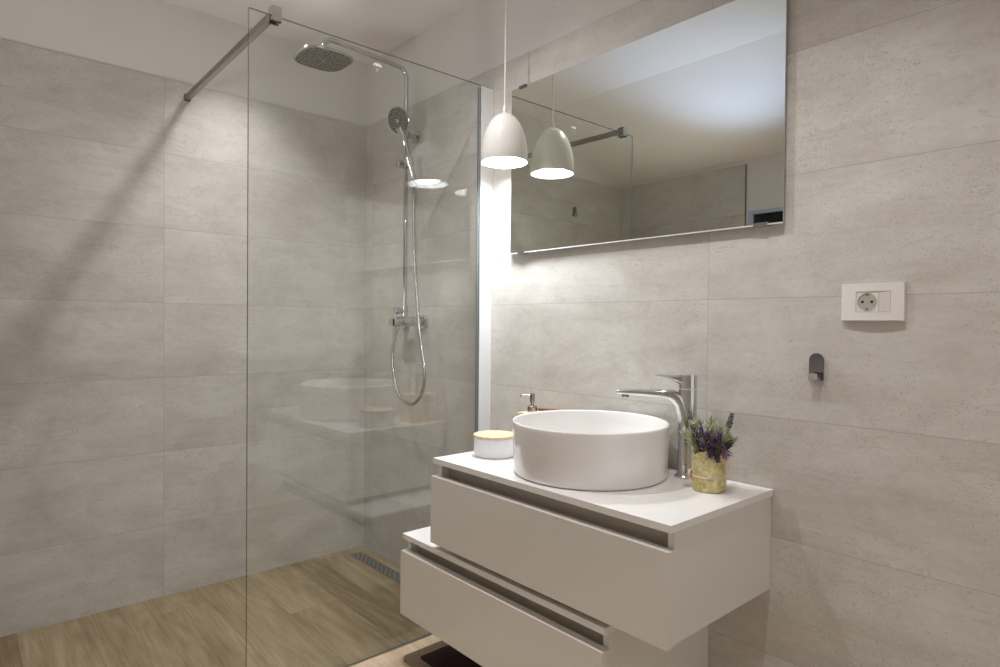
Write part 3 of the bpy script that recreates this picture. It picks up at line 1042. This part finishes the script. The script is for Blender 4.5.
# small etched mark: an arch with a crown-like crest and two dots below
bm = bmesh.new()
gx = SH + GT / 2 + 0.0002
lc = Vector((gx, -0.495, 1.960))
def mark(pts, r=0.0016):
    add_tube(bm, [lc + Y * a * 0.85 + Z * b * 0.85 for a, b in pts], r, 6)


mark([(-0.018, 0.000), (-0.012, 0.008), (-0.004, 0.006), (0.002, 0.009), (0.010, 0.008), (0.017, 0.000)], 0.0010)
mark([(-0.012, -0.001), (-0.004, 0.002), (0.004, 0.002), (0.011, -0.001)], 0.0009)
mark([(-0.006, -0.013), (-0.002, -0.013)], 0.0009)
mark([(0.002, -0.012), (0.005, -0.012)], 0.0009)
mark([(-0.004, -0.021), (-0.001, -0.021)], 0.0008)
for q in bm.verts:
    q.co.x = gx + (q.co.x - gx) * 0.1
finish('etched_mark', bm, M['etched'], t)

# ------------------------------------------------------------------ stabiliser bar
t = thing('support_bar', 'square steel stabiliser bar from the shower screen to the side wall', 'bar', (0, -0.826, 2.02))
A0, A1 = Vector((0.004, -0.822, 2.028)), Vector((SH + 0.012, -0.836, 2.020))
ad = (A1 - A0).normalized()
aw = Z.cross(ad).normalized()
ah = ad.cross(aw)
bm = bmesh.new()
q = 0.0088
add_prism(bm, [(-q, -q * 1.2), (q, -q * 1.2), (q, q * 1.2), (-q, q * 1.2)], A0, aw, ah, ad, 0.0, (A1 - A0).length - 0.02)
finish('bar', bm, M['steel'], t, 40, 0.001)
box('wall_flange', (0.0, -0.834, 2.015), (0.014, -0.810, 2.041), M['steel'], t, 0.0015)
bm = bmesh.new()
cyl = -0.836
add_box(bm, (SH - 0.016, cyl - 0.014, 2.0125), (SH + 0.016, cyl + 0.014, 2.036))
add_box(bm, (SH + GT / 2 + 0.0012, cyl - 0.014, 1.995), (SH + 0.016, cyl + 0.014, 2.0125))
add_box(bm, (SH - 0.016, cyl - 0.014, 1.995), (SH - GT / 2 - 0.0012, cyl + 0.014, 2.0125))
finish('glass_clamp', bm, M['chrome'], t, 40)
bm = bmesh.new()
add_box(bm, (SH + GT / 2 + 0.0003, cyl - 0.0145, 1.9925), (SH + 0.0155, cyl + 0.0145, 1.9948))
add_box(bm, (SH - 0.0155, cyl - 0.0145, 1.9925), (SH - GT / 2 - 0.0003, cyl + 0.0145, 1.9948))
finish('rubber_pad', bm, M['rubber'], t)

# ------------------------------------------------------------------ shower column
RX, RY = 0.447, -0.055
t = thing('rain_shower', 'chrome wall shower column with overhead rain head and mixer', 'shower', (RX, 0, 1.12))
tube('riser_pipe', round_path([(RX, RY, 1.145), (RX, RY, 2.222), (RX, -0.437, 2.246), (RX, -0.443, 2.178)], 0.045, 10), 0.0100, M['chrome'], t, 16)
bm = bmesh.new()
add_lathe(bm, [(0, 0), (0.028, 0), (0.028, 0.006), (0.025, 0.009), (0.012, 0.0095), (0.0105, 0.014), (0.0105, 0.045), (0, 0.045)], (RX, -0.0005, 1.938), (0, -1, 0), 36)
add_lathe(bm, [(0.0102, -0.014), (0.0165, -0.014), (0.0165, 0.014), (0.0102, 0.014)], (RX, RY, 1.938), n=28)
finish('wall_bracket', bm, M['chrome'], t, 35)
# rain head, a rounded square
hc = (RX + 0.004, -0.444)
rh = bmesh.new()
e = 3.2
layers = [(0.100, 2.1515), (0.1045, 2.1525), (0.1055, 2.156), (0.1040, 2.161), (0.096, 2.1635), (0.045, 2.166), (0.020, 2.169)]
rr = []
for a, z in layers:
    rr.append([rh.verts.new((hc[0] + u, hc[1] + v, z)) for u, v in superellipse(a, a * 0.985, e, 72)])
for a, b in zip(rr, rr[1:]):
    for k in range(72):
        rh.faces.new((a[k], a[(k + 1) % 72], b[(k + 1) % 72], b[k]))
rh.faces.new(rr[0][::-1])
rh.faces.new(rr[-1])
head = finish('rain_head', rh, M['chrome'], t, 30)
fp_ = bmesh.new()
add_prism(fp_, superellipse(0.0965, 0.095, e, 72), (hc[0], hc[1], 0), X, Y, Z, 2.1490, 2.1513)
finish('spray_plate', fp_, M['nozzle'], head, 40)
lathe('ball_joint', [(0, 2.1685), (0.014, 2.1685), (0.017, 2.174), (0.0165, 2.184), (0.0125, 2.192), (0.0102, 2.194)], M['chrome'], t, (RX, -0.444, 0), n=28)
lathe('centre_screw', [(0, 0), (0.006, 0), (0.006, 0.0015), (0, 0.002)], M['chrome'], head, (hc[0], hc[1], 2.1489), (0, 0, -1), 16)
# mixer
MZ = 1.122
bm = bmesh.new()
add_tube(bm, [(0.352, -0.062, MZ), (0.362, -0.062, MZ), (0.535, -0.062, MZ), (0.545, -0.062, MZ)], [0.017, 0.021, 0.021, 0.017], 28)
for x in (0.372, 0.522):
    add_lathe(bm, [(0, 0.006), (0.014, 0.006), (0.014, 0.045), (0, 0.045)], (x, 0, MZ), (0, -1, 0), 24)
finish('mixer_body', bm, M['chrome'], t, 35)
for x in (0.372, 0.522):
    lathe('wall_flange', [(0.0142, 0.0), (0.031, 0.0), (0.031, 0.012), (0.027, 0.016), (0.0142, 0.016)], M['chrome'], t, (x, -0.0003, MZ), (0, -1, 0), 36)
bm = bmesh.new()
add_lathe(bm, [(0, 0.0), (0.021, 0.0), (0.021, 0.026), (0.018, 0.030), (0, 0.030)], (RX, -0.080, MZ), (0, -1, 0), 32)
add_prism(bm, [(-0.008, 0.012), (0.008, 0.012), (0.010, -0.088), (-0.010, -0.088)], (RX, -0.099, MZ), X, Z, -Y, 0.002, 0.011)
finish('mixer_lever', bm, M['chrome'], t, 35)
bm = bmesh.new()
add_lathe(bm, [(0, 0.0), (0.015, 0.0), (0.015, 0.046), (0, 0.046)], (RX, RY, MZ + 0.0215), n=28)
add_lathe(bm, [(0, 0.0), (0.011, 0.0), (0.011, 0.018), (0.0155, 0.020), (0.0155, 0.038), (0.013, 0.040), (0, 0.040)], (RX, RY - 0.012, MZ + 0.047), (0, -1, 0), 28)
finish('diverter', bm, M['chrome'], t, 35)
# sliding holder on the riser
bm = bmesh.new()
HZ = 1.812
add_lathe(bm, [(0.0102, -0.020), (0.0180, -0.020), (0.0180, 0.020), (0.0102, 0.020)], (RX, RY, HZ), n=28)
add_lathe(bm, [(0, 0.0), (0.0135, 0.0), (0.0155, 0.010), (0.0155, 0.024), (0, 0.026)], (RX, RY - 0.016, HZ - 0.006), (0, -1, 0), 24)
add_tube(bm, [(RX + 0.015, RY, HZ), (RX + 0.031, RY, HZ)], 0.010, 16)
finish('slider', bm, M['chrome'], t, 35)

# hand shower with its hose
ht = thing('hand_shower', 'round chrome hand shower with looping metal hose, clipped on the riser pipe', 'hand shower', (0.492, -0.05, HZ))
hd = Vector((0.0, -0.062, 0.20)).normalized()
h0 = Vector((0.495, -0.036, 1.712))
bm = bmesh.new()
hp = [h0 + hd * s for s in (0.0, 0.01, 0.06, 0.12, 0.17, 0.195)]
hp += [h0 + hd * 0.222 + Vector((0.0, -0.004, 0)), h0 + hd * 0.245 + Vector((0, -0.010, 0))]
add_tube(bm, hp, [0.0095, 0.0110, 0.0115, 0.0120, 0.0125, 0.0135, 0.016, 0.018], 20)
finish('handle', bm, M['chrome'], ht, 40)
fn = Vector((0.25, -0.90, -0.34)).normalized()
fc = h0 + hd * 0.275 + fn * 0.002
lathe('head', [(0, -0.018), (0.025, -0.017), (0.045, -0.010), (0.058, 0.0), (0.0605, 0.005), (0.0590, 0.009), (0.0555, 0.0102), (0.0, 0.0102)], M['chrome'], ht, fc, tuple(fn), 48, 30)
sf = bmesh.new()
add_lathe(sf, [(0.0, 0.0104), (0.0535, 0.0104), (0.0530, 0.0122), (0.0, 0.0122)], fc, tuple(fn), 48)
finish('spray_plate', sf, M['nozzle_upright'], ht, 30)
lathe('centre_button', [(0.0, 0.0123), (0.008, 0.0123), (0.007, 0.0145), (0, 0.0150)], M['chrome'], ht, fc, tuple(fn), 20)
lathe('cradle', [(0.0125, -0.018), (0.0175, -0.018), (0.0185, 0.018), (0.0130, 0.018)], M['chrome'], ht, h0 + hd * 0.103, tuple(hd), 28)
hose = spline([h0 - hd * 0.001, (0.505, -0.050, 1.64), (0.545, -0.072, 1.424), (0.600, -0.085, 1.13), (0.645, -0.085, 0.924), (0.632, -0.085, 0.833), (0.585, -0.086, 0.784),
               (0.535, -0.087, 0.772), (0.482, -0.088, 0.788), (0.440, -0.090, 0.835), (0.408, -0.090, 0.931), (0.400, -0.082, 1.02), (0.400, -0.066, 1.085)], 10)
tube('hose', hose, 0.0068, M['hose'], ht, 12)
lathe('hose_nut', [(0, 0), (0.0095, 0), (0.0105, 0.003), (0.0105, 0.016), (0.0085, 0.018), (0, 0.018)], M['chrome'], ht, (0.400, -0.064, 1.083), n=20)

# ------------------------------------------------------------------ linear drain
t = thing('linear_drain', 'slotted grey linear drain grate in the shower floor beside the wall', 'drain', (0.42, -0.08, 0))
LX0, LX1, LY0, LY1 = 0.075, 0.80, -0.110, -0.052
bm = bmesh.new()
zt_ = 0.0022
add_box(bm, (LX0, LY0, 0.0002), (LX1, LY0 + 0.004, zt_))
add_box(bm, (LX0, LY1 - 0.004, 0.0002), (LX1, LY1, zt_))
add_box(bm, (LX0, LY0 + 0.004, 0.0002), (LX0 + 0.004, LY1 - 0.004, zt_))
add_box(bm, (LX1 - 0.004, LY0 + 0.004, 0.0002), (LX1, LY1 - 0.004, zt_))
finish('frame', bm, M['dark_steel'], t)
bm = bmesh.new()
add_box(bm, (LX0 + 0.0045, LY0 + 0.0045, 0.0002), (LX1 - 0.0045, LY1 - 0.0045, 0.0008))
finish('channel_bed', bm, M['dark'], t)
bm = bmesh.new()
rows = 4
yy = [LY0 + 0.005 + (LY1 - LY0 - 0.010) * i / rows for i in range(rows + 1)]
for y in yy:
    add_box(bm, (LX0 + 0.0046, y - 0.0024, 0.0010), (LX1 - 0.0046, y + 0.0024, 0.0021))
step = 0.036
for i in range(rows):
    x = LX0 + 0.008 + (step / 2 if i % 2 else 0)
    while x < LX1 - 0.012:
        add_box(bm, (x, yy[i] + 0.0024, 0.0010), (x + 0.011, yy[i + 1] - 0.0024, 0.0021))
        x += step
finish('grate', bm, plain('grate_steel', (0.36, 0.36, 0.355), 0.35, metal=0.7), t)

# ------------------------------------------------------------------ bath mat
t = thing('bath_mat', 'dark aubergine bath mat with taupe border under the vanity', 'mat', (1.4, -0.2, 0))


def rrect(x0, x1, y0, y1, r, n=8):
    out = []
    for cx_, cy_, a0 in ((x1 - r, y1 - r, 0), (x0 + r, y1 - r, 90), (x0 + r, y0 + r, 180), (x1 - r, y0 + r, 270)):
        for k in range(n + 1):
            a = math.radians(a0 + 90 * k / n)
            out.append((cx_ + r * math.cos(a), cy_ + r * math.sin(a)))
    return out


bm = bmesh.new()
o_ = rrect(1.030, 1.75, -0.432, -0.012, 0.020)
i_ = rrect(1.072, 1.708, -0.390, -0.054, 0.012)
n_ = len(o_)
vo0 = [bm.verts.new((x, y, 0.0005)) for x, y in o_]
vo1 = [bm.verts.new((x, y, 0.009)) for x, y in o_]
vi1 = [bm.verts.new((x, y, 0.009)) for x, y in i_]
vi0 = [bm.verts.new((x, y, 0.0005)) for x, y in i_]
for a, b in ((vo0, vo1), (vo1, vi1), (vi1, vi0), (vi0, vo0)):
    for k in range(n_):
        bm.faces.new((a[k], a[(k + 1) % n_], b[(k + 1) % n_], b[k]))
finish('border', bm, M['taupe_pile'], t, 40, 0.002)
bm = bmesh.new()
add_prism(bm, rrect(1.0725, 1.7075, -0.3895, -0.0545, 0.012), (0, 0, 0), X, Y, Z, 0.0005, 0.0115)
finish('pile_field', bm, M['purple_pile'], t, 40, 0.002)
